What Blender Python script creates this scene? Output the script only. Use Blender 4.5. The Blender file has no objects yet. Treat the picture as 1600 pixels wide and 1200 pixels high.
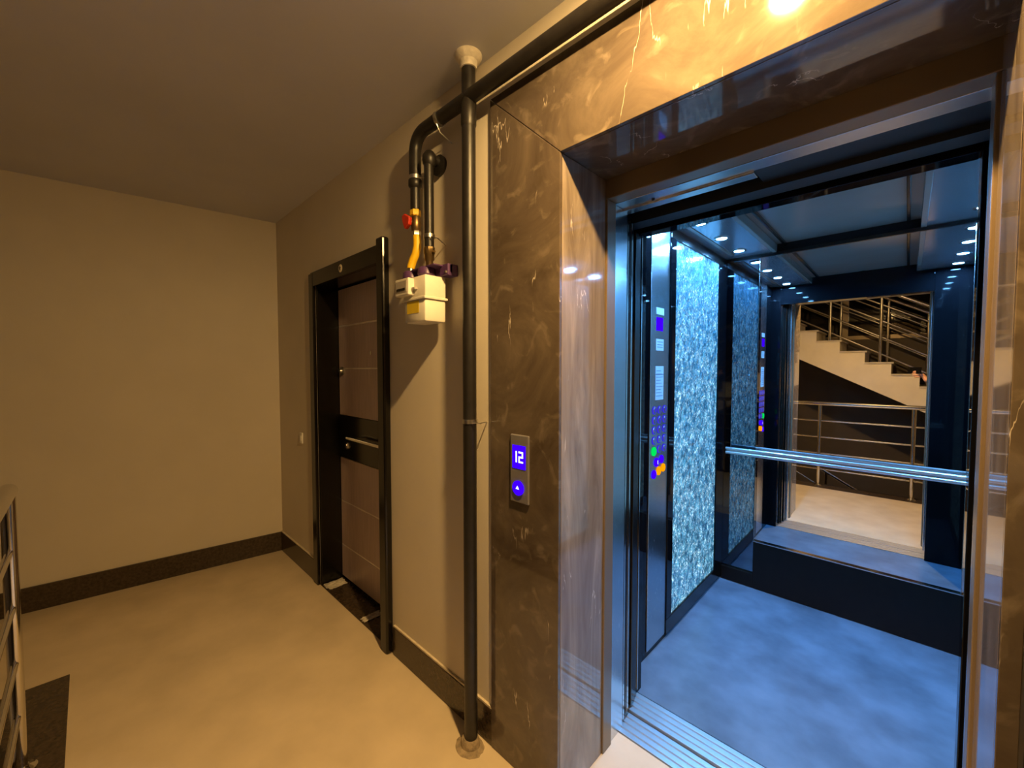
import bpy, bmesh, math, random
from mathutils import Vector, Matrix
random.seed(7)
S = bpy.context.scene
C = S.collection

# ------------------------------------------------------------------ camera
CAM = Vector((0.0, -1.098, 1.518))
cd = bpy.data.cameras.new('camera'); cam = bpy.data.objects.new('camera', cd); C.objects.link(cam)
cd.sensor_fit = 'HORIZONTAL'; cd.sensor_width = 36.0; cd.lens = 640.0 / 1600.0 * 36.0
cd.clip_start = 0.02; cd.clip_end = 100
cam.location = CAM
cam.rotation_euler = (math.radians(90 - 2.18), 0, math.radians(44.0))
S.camera = cam

# ------------------------------------------------------------------ world, exposure
w = bpy.data.worlds.new('night'); S.world = w; w.use_nodes = True
w.node_tree.nodes['Background'].inputs[0].default_value = (0.05, 0.045, 0.05, 1)
w.node_tree.nodes['Background'].inputs[1].default_value = 0.05
S.view_settings.view_transform = 'Standard'; S.view_settings.look = 'None'
S.view_settings.exposure = 0.0; S.view_settings.gamma = 1.0
S.view_settings.use_curve_mapping = False
S.cycles.use_denoising = True
S.cycles.max_bounces = 14; S.cycles.glossy_bounces = 10; S.cycles.diffuse_bounces = 5
S.cycles.transparent_max_bounces = 12
S.cycles.sample_clamp_indirect = 4.0
S.cycles.blur_glossy = 1.0

BULB_POWER = 9000.0      # radiance of the recessed bulb in the hall lamp
BULB_COL = (1.0, 0.635, 0.235)
LED_POWER = 1450.0       # radiance of the car's ceiling spots
LED_COL = (0.14, 0.46, 1.0)

# ------------------------------------------------------------------ materials
def newmat(name):
    m = bpy.data.materials.new(name); m.use_nodes = True
    nt = m.node_tree; b = nt.nodes['Principled BSDF']
    return m, nt, b
def mat(name, col, rough=0.5, metal=0.0, noise=0.0, nscale=20.0, bump=0.0, bscale=80.0, spec=0.5, coat=0.0, stretch=None):
    m, nt, b = newmat(name)
    b.inputs['Base Color'].default_value = (*col, 1); b.inputs['Roughness'].default_value = rough
    b.inputs['Metallic'].default_value = metal; b.inputs['Specular IOR Level'].default_value = spec
    b.inputs['Coat Weight'].default_value = coat; b.inputs['Coat Roughness'].default_value = 0.03
    tc = nt.nodes.new('ShaderNodeTexCoord'); mp = nt.nodes.new('ShaderNodeMapping')
    nt.links.new(tc.outputs['Object'], mp.inputs[0])
    if stretch: mp.inputs['Scale'].default_value = stretch
    n = nt.nodes.new('ShaderNodeTexNoise'); n.inputs['Scale'].default_value = nscale; n.inputs['Detail'].default_value = 5
    nt.links.new(mp.outputs[0], n.inputs['Vector'])
    r = nt.nodes.new('ShaderNodeValToRGB')
    r.color_ramp.elements[0].position = 0.3; r.color_ramp.elements[1].position = 0.7
    r.color_ramp.elements[0].color = (*[c * (1 - noise) for c in col], 1)
    r.color_ramp.elements[1].color = (*[min(1, c * (1 + noise)) for c in col], 1)
    nt.links.new(n.outputs['Fac'], r.inputs[0]); nt.links.new(r.outputs[0], b.inputs['Base Color'])
    if bump:
        n2 = nt.nodes.new('ShaderNodeTexNoise'); n2.inputs['Scale'].default_value = bscale; n2.inputs['Detail'].default_value = 4
        nt.links.new(mp.outputs[0], n2.inputs['Vector'])
        bp = nt.nodes.new('ShaderNodeBump'); bp.inputs['Strength'].default_value = bump; bp.inputs['Distance'].default_value = 0.01
        nt.links.new(n2.outputs['Fac'], bp.inputs['Height']); nt.links.new(bp.outputs[0], b.inputs['Normal'])
    return m
def emit(name, col, strength):
    m = bpy.data.materials.new(name); m.use_nodes = True; nt = m.node_tree
    for n in list(nt.nodes): nt.nodes.remove(n)
    e = nt.nodes.new('ShaderNodeEmission'); e.inputs[0].default_value = (*col, 1); e.inputs[1].default_value = strength
    o = nt.nodes.new('ShaderNodeOutputMaterial'); nt.links.new(e.outputs[0], o.inputs[0])
    return m
def marble(name, k=1.0, stretch=(1, 1, 1)):
    m, nt, b = newmat(name); L = nt.links.new
    tc = nt.nodes.new('ShaderNodeTexCoord')
    ms_ = nt.nodes.new('ShaderNodeMapping'); ms_.inputs['Scale'].default_value = stretch; L(tc.outputs['Object'], ms_.inputs[0])
    n1 = nt.nodes.new('ShaderNodeTexNoise'); n1.inputs['Scale'].default_value = 2.6; n1.inputs['Detail'].default_value = 8; n1.inputs['Roughness'].default_value = 0.62; n1.inputs['Distortion'].default_value = 1.6
    L(ms_.outputs[0], n1.inputs['Vector'])
    r1 = nt.nodes.new('ShaderNodeValToRGB'); cr = r1.color_ramp
    cr.elements[0].position = 0.33; cr.elements[0].color = (0.062, 0.046, 0.034, 1)
    cr.elements[1].position = 0.75; cr.elements[1].color = (0.150, 0.118, 0.088, 1)
    e = cr.elements.new(0.53); e.color = (0.098, 0.075, 0.056, 1)
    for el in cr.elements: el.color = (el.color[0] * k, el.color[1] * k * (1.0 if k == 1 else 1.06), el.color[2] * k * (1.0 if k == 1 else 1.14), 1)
    L(n1.outputs['Fac'], r1.inputs[0])
    # rings and clouds
    n3 = nt.nodes.new('ShaderNodeTexNoise'); n3.inputs['Scale'].default_value = 11.0; n3.inputs['Detail'].default_value = 6; n3.inputs['Distortion'].default_value = 1.2
    L(ms_.outputs[0], n3.inputs['Vector'])
    r3 = nt.nodes.new('ShaderNodeValToRGB'); c3 = r3.color_ramp
    c3.elements[0].position = 0.50; c3.elements[0].color = (0, 0, 0, 1)
    c3.elements[1].position = 0.72; c3.elements[1].color = (0.34, 0.34, 0.34, 1)
    e = c3.elements.new(0.57); e.color = (0.02, 0.02, 0.02, 1)
    L(n3.outputs['Fac'], r3.inputs[0])
    mx0 = nt.nodes.new('ShaderNodeMix'); mx0.data_type = 'RGBA'
    mx0.inputs[7].default_value = (0.30, 0.245, 0.185, 1)
    L(r3.outputs[0], mx0.inputs[0]); L(r1.outputs[0], mx0.inputs[6])
    # thin bright veins, masked so that they stay sparse
    mp = nt.nodes.new('ShaderNodeMapping'); mp.inputs['Rotation'].default_value = (0.3, 0.5, 0.3); mp.inputs['Scale'].default_value = (1.5, 1.5, 0.28)
    L(tc.outputs['Object'], mp.inputs[0])
    n2 = nt.nodes.new('ShaderNodeTexNoise'); n2.inputs['Scale'].default_value = 4.2; n2.inputs['Detail'].default_value = 6; n2.inputs['Distortion'].default_value = 0.25
    L(mp.outputs[0], n2.inputs['Vector'])
    r2 = nt.nodes.new('ShaderNodeValToRGB'); c2 = r2.color_ramp
    c2.elements[0].position = 0.4965; c2.elements[0].color = (0, 0, 0, 1)
    c2.elements[1].position = 0.5035; c2.elements[1].color = (0, 0, 0, 1)
    e = c2.elements.new(0.5); e.color = (1, 1, 1, 1)
    L(n2.outputs['Fac'], r2.inputs[0])
    n4 = nt.nodes.new('ShaderNodeTexNoise'); n4.inputs['Scale'].default_value = 6.0; n4.inputs['Detail'].default_value = 2
    L(tc.outputs['Object'], n4.inputs['Vector'])
    r4 = nt.nodes.new('ShaderNodeValToRGB'); r4.color_ramp.elements[0].position = 0.57; r4.color_ramp.elements[1].position = 0.63
    L(n4.outputs['Fac'], r4.inputs[0])
    mu = nt.nodes.new('ShaderNodeMath'); mu.operation = 'MULTIPLY'
    L(r2.outputs[0], mu.inputs[0]); L(r4.outputs[0], mu.inputs[1])
    mx = nt.nodes.new('ShaderNodeMix'); mx.data_type = 'RGBA'; mx.inputs[7].default_value = (0.62, 0.55, 0.46, 1)
    L(mu.outputs[0], mx.inputs[0]); L(mx0.outputs[2], mx.inputs[6])
    L(mx.outputs[2], b.inputs['Base Color'])
    b.inputs['Roughness'].default_value = 0.055; b.inputs['Specular IOR Level'].default_value = 0.7
    return m
def brushed(name, col, rough, direction):
    m, nt, b = newmat(name); L = nt.links.new
    b.inputs['Base Color'].default_value = (*col, 1); b.inputs['Metallic'].default_value = 1.0
    tc = nt.nodes.new('ShaderNodeTexCoord'); mp = nt.nodes.new('ShaderNodeMapping'); mp.inputs['Scale'].default_value = direction
    L(tc.outputs['Object'], mp.inputs[0])
    n = nt.nodes.new('ShaderNodeTexNoise'); n.inputs['Scale'].default_value = 60; n.inputs['Detail'].default_value = 4
    L(mp.outputs[0], n.inputs['Vector'])
    mr = nt.nodes.new('ShaderNodeMapRange'); mr.inputs[3].default_value = rough * 0.75; mr.inputs[4].default_value = rough * 1.3
    L(n.outputs['Fac'], mr.inputs[0]); L(mr.outputs[0], b.inputs['Roughness'])
    bp = nt.nodes.new('ShaderNodeBump'); bp.inputs['Strength'].default_value = 0.06; bp.inputs['Distance'].default_value = 0.004
    L(n.outputs['Fac'], bp.inputs['Height']); L(bp.outputs[0], b.inputs['Normal'])
    return m
def crackle(name):
    # laminated crackled glass lit from inside: every shard passes on a different share of the light
    m, nt, b = newmat(name); L = nt.links.new
    tc = nt.nodes.new('ShaderNodeTexCoord')
    mp = nt.nodes.new('ShaderNodeMapping'); mp.inputs['Scale'].default_value = (1, 1, 0.75); mp.inputs['Rotation'].default_value = (0.5, 0, 0)
    L(tc.outputs['Object'], mp.inputs[0])
    v = nt.nodes.new('ShaderNodeTexVoronoi'); v.inputs['Scale'].default_value = 120; L(mp.outputs[0], v.inputs['Vector'])
    sp = nt.nodes.new('ShaderNodeSeparateColor'); L(v.outputs['Color'], sp.inputs[0])
    pw = nt.nodes.new('ShaderNodeMath'); pw.operation = 'POWER'; pw.inputs[1].default_value = 5.0; L(sp.outputs[0], pw.inputs[0])
    n = nt.nodes.new('ShaderNodeTexNoise'); n.inputs['Scale'].default_value = 24; n.inputs['Detail'].default_value = 6; n.inputs['Roughness'].default_value = 0.75; L(mp.outputs[0], n.inputs['Vector'])
    mk = nt.nodes.new('ShaderNodeMapRange'); mk.inputs[1].default_value = 0.40; mk.inputs[2].default_value = 0.66; L(n.outputs['Fac'], mk.inputs[0])
    mm = nt.nodes.new('ShaderNodeMath'); mm.operation = 'MULTIPLY'; L(pw.outputs[0], mm.inputs[0]); L(mk.outputs[0], mm.inputs[1])
    r = nt.nodes.new('ShaderNodeValToRGB'); cr = r.color_ramp
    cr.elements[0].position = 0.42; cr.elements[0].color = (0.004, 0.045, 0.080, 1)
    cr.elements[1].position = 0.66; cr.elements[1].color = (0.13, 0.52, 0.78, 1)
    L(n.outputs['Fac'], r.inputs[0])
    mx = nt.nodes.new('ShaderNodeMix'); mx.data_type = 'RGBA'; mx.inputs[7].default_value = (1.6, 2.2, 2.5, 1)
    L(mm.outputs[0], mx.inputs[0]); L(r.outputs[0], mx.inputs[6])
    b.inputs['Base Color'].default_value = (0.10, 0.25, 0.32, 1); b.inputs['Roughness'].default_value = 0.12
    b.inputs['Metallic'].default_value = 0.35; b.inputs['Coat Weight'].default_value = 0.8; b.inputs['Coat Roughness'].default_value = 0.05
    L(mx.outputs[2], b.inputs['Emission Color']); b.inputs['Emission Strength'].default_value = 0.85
    return m
def clear_shell(name, col, gloss):
    m = bpy.data.materials.new(name); m.use_nodes = True; nt = m.node_tree; L = nt.links.new
    for n in list(nt.nodes): nt.nodes.remove(n)
    t = nt.nodes.new('ShaderNodeBsdfTransparent'); t.inputs[0].default_value = (*col, 1)
    g = nt.nodes.new('ShaderNodeBsdfPrincipled'); g.inputs['Base Color'].default_value = (0.9, 0.85, 0.75, 1); g.inputs['Roughness'].default_value = 0.15
    mx = nt.nodes.new('ShaderNodeMixShader'); mx.inputs[0].default_value = gloss
    o = nt.nodes.new('ShaderNodeOutputMaterial')
    L(t.outputs[0], mx.inputs[1]); L(g.outputs[0], mx.inputs[2]); L(mx.outputs[0], o.inputs[0])
    return m
M = dict(
    wall=mat('cream_paint', (0.65, 0.585, 0.48), 0.6, noise=0.03, nscale=3, bump=0.05, bscale=160),
    ceil=mat('ceiling_paint', (0.62, 0.62, 0.68), 0.65, noise=0.04, nscale=2, bump=0.05, bscale=120),
    floor=mat('beige_porcelain', (0.62, 0.51, 0.36), 0.24, noise=0.10, nscale=4, spec=0.4),
    granite=mat('brown_granite', (0.050, 0.034, 0.022), 0.18, noise=0.4, nscale=60),
    caulk=mat('pale_caulk', (0.60, 0.52, 0.40), 0.7, noise=0.1, nscale=40),
    marble=marble('brown_marble'), marble_lit=marble('pale_lit_streaked_marble', 2.3, (3.5, 3.5, 0.45)),  # streaked reveal copy, its colour lifted to carry light from the car
    black=mat('black_lacquer', (0.006, 0.005, 0.004), 0.2, noise=0.3, nscale=30),
    blackglass=mat('black_glass', (0.0035, 0.0035, 0.0045), 0.04, noise=0.1, nscale=5, spec=0.16),
    kick=mat('black_laminate', (0.006, 0.005, 0.0045), 0.35, noise=0.2, nscale=20, spec=0.22),
    matteblack=mat('black_matt', (0.004, 0.004, 0.004), 0.6, noise=0.2, nscale=20),
    bronze=mat('bronze_trim', (0.20, 0.145, 0.090), 0.33, metal=0.35, noise=0.15, nscale=3, stretch=(1, 1, 0.3)),
    steel=brushed('brushed_steel', (0.58, 0.60, 0.62), 0.24, (20, 20, 0.4)),
    steelh=brushed('brushed_steel_rail', (0.66, 0.68, 0.70), 0.30, (0.3, 20, 20)),
    alu=brushed('sill_aluminium', (0.80, 0.81, 0.83), 0.38, (0.3, 20, 20)),
    chrome=mat('polished_chrome', (0.72, 0.70, 0.67), 0.13, metal=1.0, noise=0.03, nscale=10),
    mirror=mat('mirror_silver', (0.86, 0.88, 0.89), 0.0, metal=1.0, noise=0.0),
    darkmirror=mat('tinted_mirror', (0.20, 0.25, 0.30), 0.02, metal=1.0, noise=0.0),
    carfloor=mat('blue_grey_vinyl', (0.10, 0.165, 0.25), 0.20, noise=0.35, nscale=3.5, bump=0.03, bscale=9, spec=0.6),
    carceil=mat('grey_gloss_ceiling', (0.21, 0.18, 0.155), 0.20, noise=0.05, nscale=4),
    carstrip=mat('steel_ceiling_strip', (0.50, 0.54, 0.58), 0.18, metal=0.75, noise=0.05, nscale=6),
    door=mat('mauve_brown_door', (0.50, 0.39, 0.37), 0.35, noise=0.12, nscale=5, stretch=(14, 14, 1)),
    inlay=mat('pale_inlay', (0.85, 0.78, 0.72), 0.3, metal=0.3, noise=0.1, nscale=20),
    pipe=mat('black_pipe_paint', (0.013, 0.011, 0.010), 0.42, noise=0.3, nscale=30, bump=0.04, bscale=60),
    plaster=mat('white_plaster', (0.72, 0.66, 0.56), 0.8, noise=0.15, nscale=40, bump=0.4, bscale=60),
    dirty=mat('grey_mortar', (0.30, 0.23, 0.15), 0.85, noise=0.35, nscale=50, bump=0.5, bscale=60),
    zinc=mat('zinc_clamp', (0.62, 0.60, 0.55), 0.3, metal=1.0, noise=0.1, nscale=40),
    brass=mat('aged_brass', (0.22, 0.15, 0.07), 0.4, metal=0.9, noise=0.2, nscale=40),
    yellow=mat('yellow_hose', (0.80, 0.50, 0.01), 0.45, noise=0.05, nscale=50),
    red=mat('red_handle', (0.50, 0.03, 0.01), 0.35, noise=0.1, nscale=50),
    purple=mat('violet_bracket', (0.085, 0.035, 0.12), 0.4, noise=0.2, nscale=50),
    meter=mat('cream_meter', (0.80, 0.76, 0.66), 0.42, noise=0.03, nscale=30),
    sticker=mat('yellow_sticker', (0.72, 0.52, 0.02), 0.5, noise=0.05, nscale=50),
    satin=mat('satin_steel_plate', (0.22, 0.21, 0.225), 0.32, metal=0.4, noise=0.05, nscale=30, stretch=(30, 30, 1)),
    grey=mat('grey_index', (0.42, 0.38, 0.33), 0.4, noise=0.1, nscale=60),
    white=mat('white_plastic', (0.80, 0.78, 0.72), 0.4, noise=0.03, nscale=30),
    paper=mat('white_notice', (0.62, 0.66, 0.74), 0.5, noise=0.05, nscale=60),
    print=mat('grey_print', (0.16, 0.18, 0.26), 0.6, noise=0.1, nscale=60),
    gold=mat('gold_emblem', (0.80, 0.70, 0.50), 0.35, metal=0.2, noise=0.1, nscale=60),
    stair=mat('white_stringer', (0.66, 0.59, 0.50), 0.55, noise=0.05, nscale=6),
    tread=mat('pale_tread', (0.50, 0.44, 0.36), 0.3, noise=0.15, nscale=12),
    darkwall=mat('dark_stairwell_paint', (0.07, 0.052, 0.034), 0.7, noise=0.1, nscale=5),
    nightglass=mat('night_window', (0.004, 0.004, 0.006), 0.03, noise=0.0, spec=0.4),
    film=mat('crumpled_film', (0.55, 0.50, 0.42), 0.12, noise=0.2, nscale=60),
    skin=mat('skin', (0.55, 0.27, 0.16), 0.5, noise=0.08, nscale=30),
    jacket=mat('dark_jacket', (0.030, 0.020, 0.018), 0.8, noise=0.2, nscale=40),
    trousers=mat('dark_trousers', (0.015, 0.016, 0.022), 0.85, noise=0.2, nscale=40),
    hair=mat('dark_hair', (0.015, 0.010, 0.007), 0.5, noise=0.3, nscale=80),
    shoe=mat('black_shoe', (0.01, 0.01, 0.01), 0.4, noise=0.2, nscale=40),
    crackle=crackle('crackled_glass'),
    led=emit('led_lens', LED_COL, LED_POWER), bulb=emit('bulb_glow', BULB_COL, BULB_POWER),
    blue=emit('blue_display', (0.035, 0.0, 1.0), 1.6), bluedim=emit('blue_button_light', (0.06, 0.03, 1.0), 0.75),
    digit=emit('white_digit', (0.75, 0.82, 1.0), 2.2), green=emit('green_button_light', (0.0, 0.75, 0.10), 1.1),
    orange=emit('orange_button_light', (1.0, 0.30, 0.0), 1.3),
    dome=clear_shell('clear_glass_dome', (0.95, 0.94, 0.92), 0.08), frost=clear_shell('added_frosted_glass', (0.93, 0.91, 0.88), 0.22),
)

# ------------------------------------------------------------------ helpers
def link(name, bm, m, parent=None, smooth=False):
    me = bpy.data.meshes.new(name)
    bmesh.ops.recalc_face_normals(bm, faces=bm.faces[:])
    bm.to_mesh(me); bm.free(); me.materials.append(M[m])
    if smooth:
        for p in me.polygons: p.use_smooth = True
        try: me.set_sharp_from_angle(angle=math.radians(40))
        except Exception: pass
    o = bpy.data.objects.new(name, me); C.objects.link(o)
    if parent is not None: adopt(o, parent)
    return o
def wloc(p):
    v = p.location.copy()
    return v + wloc(p.parent) + (p.matrix_parent_inverse.translation) if p.parent else v
def adopt(o, parent):
    o.parent = parent; o.matrix_parent_inverse = Matrix.Translation(-wloc(parent))
def thing(name, label, cat, loc=(0, 0, 0), group=None, kind=None):
    o = bpy.data.objects.new(name, None); C.objects.link(o); o.location = loc; o.empty_display_size = 0.05
    return tag(o, label, cat, group, kind)
def tag(o, label=None, cat=None, group=None, kind=None):
    if label: o['label'] = label
    if cat: o['category'] = cat
    if group: o['group'] = group
    if kind: o['kind'] = kind
    return o
def copy_tree(o, off, parent=None):
    c = o.copy(); C.objects.link(c)
    if parent is None: c.location = o.location + Vector(off)
    else: c.parent = parent; c.matrix_parent_inverse = o.matrix_parent_inverse.copy()
    for ch in list(o.children): copy_tree(ch, off, c)
    return c
def abox(bm, x0, x1, y0, y1, z0, z1, bev=0.0, rot=None, segs=2):
    r = bmesh.ops.create_cube(bm, size=1.0); vs = r['verts']
    for v in vs: v.co = Vector(((x0 + x1) / 2 + v.co.x * (x1 - x0), (y0 + y1) / 2 + v.co.y * (y1 - y0), (z0 + z1) / 2 + v.co.z * (z1 - z0)))
    if bev > 0:
        es = list({e for v in vs for e in v.link_edges})
        bmesh.ops.bevel(bm, geom=es, offset=bev, segments=segs, affect='EDGES', profile=0.5)
    return vs
def box(name, x0, x1, y0, y1, z0, z1, m, parent=None, bev=0.0, smooth=False):
    bm = bmesh.new(); abox(bm, x0, x1, y0, y1, z0, z1, bev)
    return link(name, bm, m, parent, smooth)
def boxes(name, lst, m, parent=None, bev=0.0):
    bm = bmesh.new()
    for b in lst: abox(bm, *b, bev)
    return link(name, bm, m, parent)
def atube(bm, pts, rads, n=12, caps=True):
    pts = [Vector(p) for p in pts]
    if not hasattr(rads, '__len__'): rads = [rads] * len(pts)
    rings = []; prev = None
    for i, p in enumerate(pts):
        t = (pts[min(i + 1, len(pts) - 1)] - pts[max(i - 1, 0)]).normalized()
        if prev is None:
            a = Vector((0, 0, 1)) if abs(t.z) < 0.9 else Vector((1, 0, 0)); u = t.cross(a).normalized()
        else:
            u = (prev - t * prev.dot(t)).normalized()
        prev = u; v = t.cross(u)
        rings.append([bm.verts.new(p + (u * math.cos(2 * math.pi * k / n) + v * math.sin(2 * math.pi * k / n)) * rads[i]) for k in range(n)])
    for a, b in zip(rings, rings[1:]):
        for k in range(n): bm.faces.new((a[k], a[(k + 1) % n], b[(k + 1) % n], b[k]))
    if caps:
        bm.faces.new(rings[0]); bm.faces.new(rings[-1])
def tube(name, pts, r, m, parent=None, n=14):
    bm = bmesh.new(); atube(bm, pts, r, n); return link(name, bm, m, parent, True)
def bend(a, b, c, r, n=8):
    a, b, c = Vector(a), Vector(b), Vector(c)
    p0 = b + (a - b).normalized() * r; p1 = b + (c - b).normalized() * r
    return [tuple(p0 * (1 - t) ** 2 + b * 2 * t * (1 - t) + p1 * t * t) for t in [i / n for i in range(n + 1)]]
def lathe(name, prof, center, m, parent=None, n=32, axis='Z'):
    bm = bmesh.new(); rings = []
    for r, h in prof:
        ring = []
        for k in range(n):
            a = 2 * math.pi * k / n; u, v = r * math.cos(a), r * math.sin(a)
            co = (u, v, h) if axis == 'Z' else ((u, h, v) if axis == 'Y' else (h, u, v))
            ring.append(bm.verts.new(Vector(center) + Vector(co)))
        rings.append(ring)
    for a, b in zip(rings, rings[1:]):
        for k in range(n): bm.faces.new((a[k], a[(k + 1) % n], b[(k + 1) % n], b[k]))
    if prof[0][0] > 1e-5: bm.faces.new(rings[0])
    if prof[-1][0] > 1e-5: bm.faces.new(rings[-1])
    bmesh.ops.remove_doubles(bm, verts=bm.verts[:], dist=1e-6)
    return link(name, bm, m, parent, True)
def prism(name, poly, axis, a0, a1, m, parent=None, bev=0.0):
    # poly in the plane across the axis: Y -> (x,z), X -> (y,z), Z -> (x,y)
    bm = bmesh.new()
    def co(p, a): return {'Y': (p[0], a, p[1]), 'X': (a, p[0], p[1]), 'Z': (p[0], p[1], a)}[axis]
    f = bm.faces.new([bm.verts.new(co(p, a0)) for p in poly])
    r = bmesh.ops.extrude_face_region(bm, geom=[f])
    for v in r['geom']:
        if isinstance(v, bmesh.types.BMVert): v.co = Vector(co([(v.co.x, v.co.z), (v.co.y, v.co.z), (v.co.x, v.co.y)]['YXZ'.index(axis)], a1))
    if bev: bmesh.ops.bevel(bm, geom=bm.edges[:], offset=bev, segments=2, affect='EDGES', profile=0.5)
    return link(name, bm, m, parent)
SEG = {'0': 'abcdef', '1': 'bc', '2': 'abged', '3': 'abgcd', '4': 'fgbc', '5': 'afgcd', '6': 'afgedc', '7': 'abc', '8': 'abcdefg', '9': 'abcdfg', '-': 'g'}
def digits(name, text, o, ux, uz, nrm, h, m, parent, t=0.16):
    # seven-segment strokes; ux runs right, uz up, nrm out of the face
    bm = bmesh.new(); o, ux, uz, nrm = map(Vector, (o, ux, uz, nrm)); wd = h * 0.46; adv = h * 0.86
    x0 = -(len(text) * adv - (adv - wd)) / 2
    for i, ch in enumerate(text):
        xx = x0 + i * adv; th = h * t / 2
        rects = dict(a=(0, wd, h, h), d=(0, wd, 0, 0), g=(0, wd, h / 2, h / 2), b=(wd, wd, h / 2, h), c=(wd, wd, 0, h / 2), f=(0, 0, h / 2, h), e=(0, 0, 0, h / 2))
        for s in SEG[ch]:
            a, b_, c, d = rects[s]; a -= th; b_ += th; c -= th; d += th
            vs = [bm.verts.new(o + ux * (xx + p) + uz * (q - h / 2) + nrm * k) for k in (0, 0.0006) for p, q in ((a, c), (b_, c), (b_, d), (a, d))]
            for q in ((0, 1, 2, 3), (7, 6, 5, 4), (0, 4, 5, 1), (1, 5, 6, 2), (2, 6, 7, 3), (3, 7, 4, 0)): bm.faces.new([vs[j] for j in q])
    return link(name, bm, m, parent)

H = 2.70
# ------------------------------------------------------------------ the setting
FL = 0.127         # right edge of the lift opening
D2 = 0.160         # neighbour door's casing
tag(boxes('floor', [(-4.4, 3.6, -1.2, 0.40, -0.2, 0), (-4.4, -2.95, -3.35, -1.2, -0.2, 0), (2.36, 3.6, -3.35, -1.2, -0.2, 0)], 'floor'),
    'glossy beige porcelain floor of the lift landing', 'floor', kind='structure')
tag(boxes('ceiling', [(-4.4, 3.6, -1.45, 0.3, H, H + 0.2), (-4.4, -3.0, -3.4, -1.45, H, H + 0.2), (0.6, 3.6, -3.4, -1.45, H, H + 0.2), (-4.4, 3.6, -3.4, -1.4, 5.4, 5.5),
                      (-3.1, -3.0, -3.4, -1.45, H, 5.4), (0.6, 0.7, -3.4, -1.45, H, 5.4), (-3.1, 0.7, -1.45, -1.35, H + 0.2, 5.4)], 'ceil'),
    'smooth greyish ceiling above the landing', 'ceiling', kind='structure')
dl, dr, dt = -2.93, -2.01, 2.10
d2l = D2 + (dl + 2.998); d2r = d2l + (dr - dl)
tag(boxes('wall_front', [(-4.2, dl, 0, 0.27, 0, H), (dl, dr, 0, 0.27, dt, H), (dr, -0.85, 0, 0.27, 0, H), (-0.85, FL + 0.02, 0, 0.27, 2.24, H),
                         (FL + 0.02, d2l, 0, 0.27, 0, H), (d2l, d2r, 0, 0.27, dt, H), (d2r, 3.6, 0, 0.27, 0, H)], 'wall'),
    'cream painted wall holding the apartment door and the lift', 'wall', kind='structure')
def slantbox(name, p, q, t, z0, z1, m, bev=0.0):
    p, q = Vector((*p, 0)), Vector((*q, 0)); n = Vector((-(q - p).y, (q - p).x, 0)).normalized() * t
    return prism(name, [(a.x, a.y) for a in (p, q, q + n, p + n)], 'Z', z0, z1, m)
LW0, LW1 = (-3.735, 0.0), (-4.148, -3.35)
tag(slantbox('wall_left', LW0, LW1, -0.2, 0, H, 'wall'), 'bare cream painted end wall of the corridor', 'wall', kind='structure')
tag(slantbox('baseboard_left', (-3.735, 0.0), (-4.148, -3.35), 0.013, 0, 0.155, 'granite'), 'dark brown granite skirting along the bare end wall', 'baseboard', kind='structure')
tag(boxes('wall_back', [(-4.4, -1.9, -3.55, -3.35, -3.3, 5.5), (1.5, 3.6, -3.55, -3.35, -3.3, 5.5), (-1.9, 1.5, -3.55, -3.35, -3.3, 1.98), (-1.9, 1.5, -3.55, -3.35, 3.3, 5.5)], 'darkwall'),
    'dim brown wall behind the staircase, seen in the lift mirror', 'wall', kind='structure')
tag(box('wall_right', 3.6, 3.8, -3.4, 0.3, 0, H, 'wall'), 'cream wall at the far right end of the corridor', 'wall', kind='structure')
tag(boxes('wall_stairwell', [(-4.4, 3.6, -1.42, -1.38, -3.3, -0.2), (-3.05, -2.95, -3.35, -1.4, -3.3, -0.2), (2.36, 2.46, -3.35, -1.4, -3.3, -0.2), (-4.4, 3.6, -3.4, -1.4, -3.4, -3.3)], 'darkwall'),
    'dark walls of the stairwell below the landing', 'wall', kind='structure')
bf = thing('baseboard_front', 'dark brown granite skirting on both sides of the apartment door', 'baseboard', (-2.5, 0, 0), kind='structure')
box('skirting_slab', -3.74, -3.0, -0.013, 0, 0, 0.155, 'granite', bf, 0.002)
box('skirting_slab', -1.925, -1.162, -0.013, 0, 0, 0.150, 'granite', bf, 0.002)
box('caulk_line', -1.925, -1.162, -0.010, 0, 0.150, 0.158, 'caulk', bf)
box('caulk_line', -3.74, -3.0, -0.010, 0, 0.155, 0.161, 'caulk', bf)
tr = thing('trim_1', 'dark granite border along the stairwell edge under the railing', 'edging', (-0.3, -1.3, 0), kind='structure')
for k in range(6):
    x0 = -2.95 + k * 0.885
    box('edging_slab', x0, x0 + 0.882, -1.42, -1.2, -0.2, 0.004, 'granite', tr, 0.002)
# window behind the stairs
wn = thing('window_1', 'black night window high behind the staircase', 'window', (-0.2, -3.4, 1.98), kind='structure')
for k in range(3):
    x0 = -1.9 + k * 1.1333
    p = box('pane', x0 + 0.05, x0 + 1.083, -3.44, -3.43, 2.03, 3.25, 'nightglass', wn)
boxes('window_frame', [(-1.9, 1.5, -3.46, -3.38, 1.98, 2.04), (-1.9, 1.5, -3.46, -3.38, 3.24, 3.3)] + [(-1.9 + k * 1.1333 - 0.05, -1.9 + k * 1.1333 + 0.05, -3.46, -3.38, 2.04, 3.24) for k in range(4)], 'bronze', wn)

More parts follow.
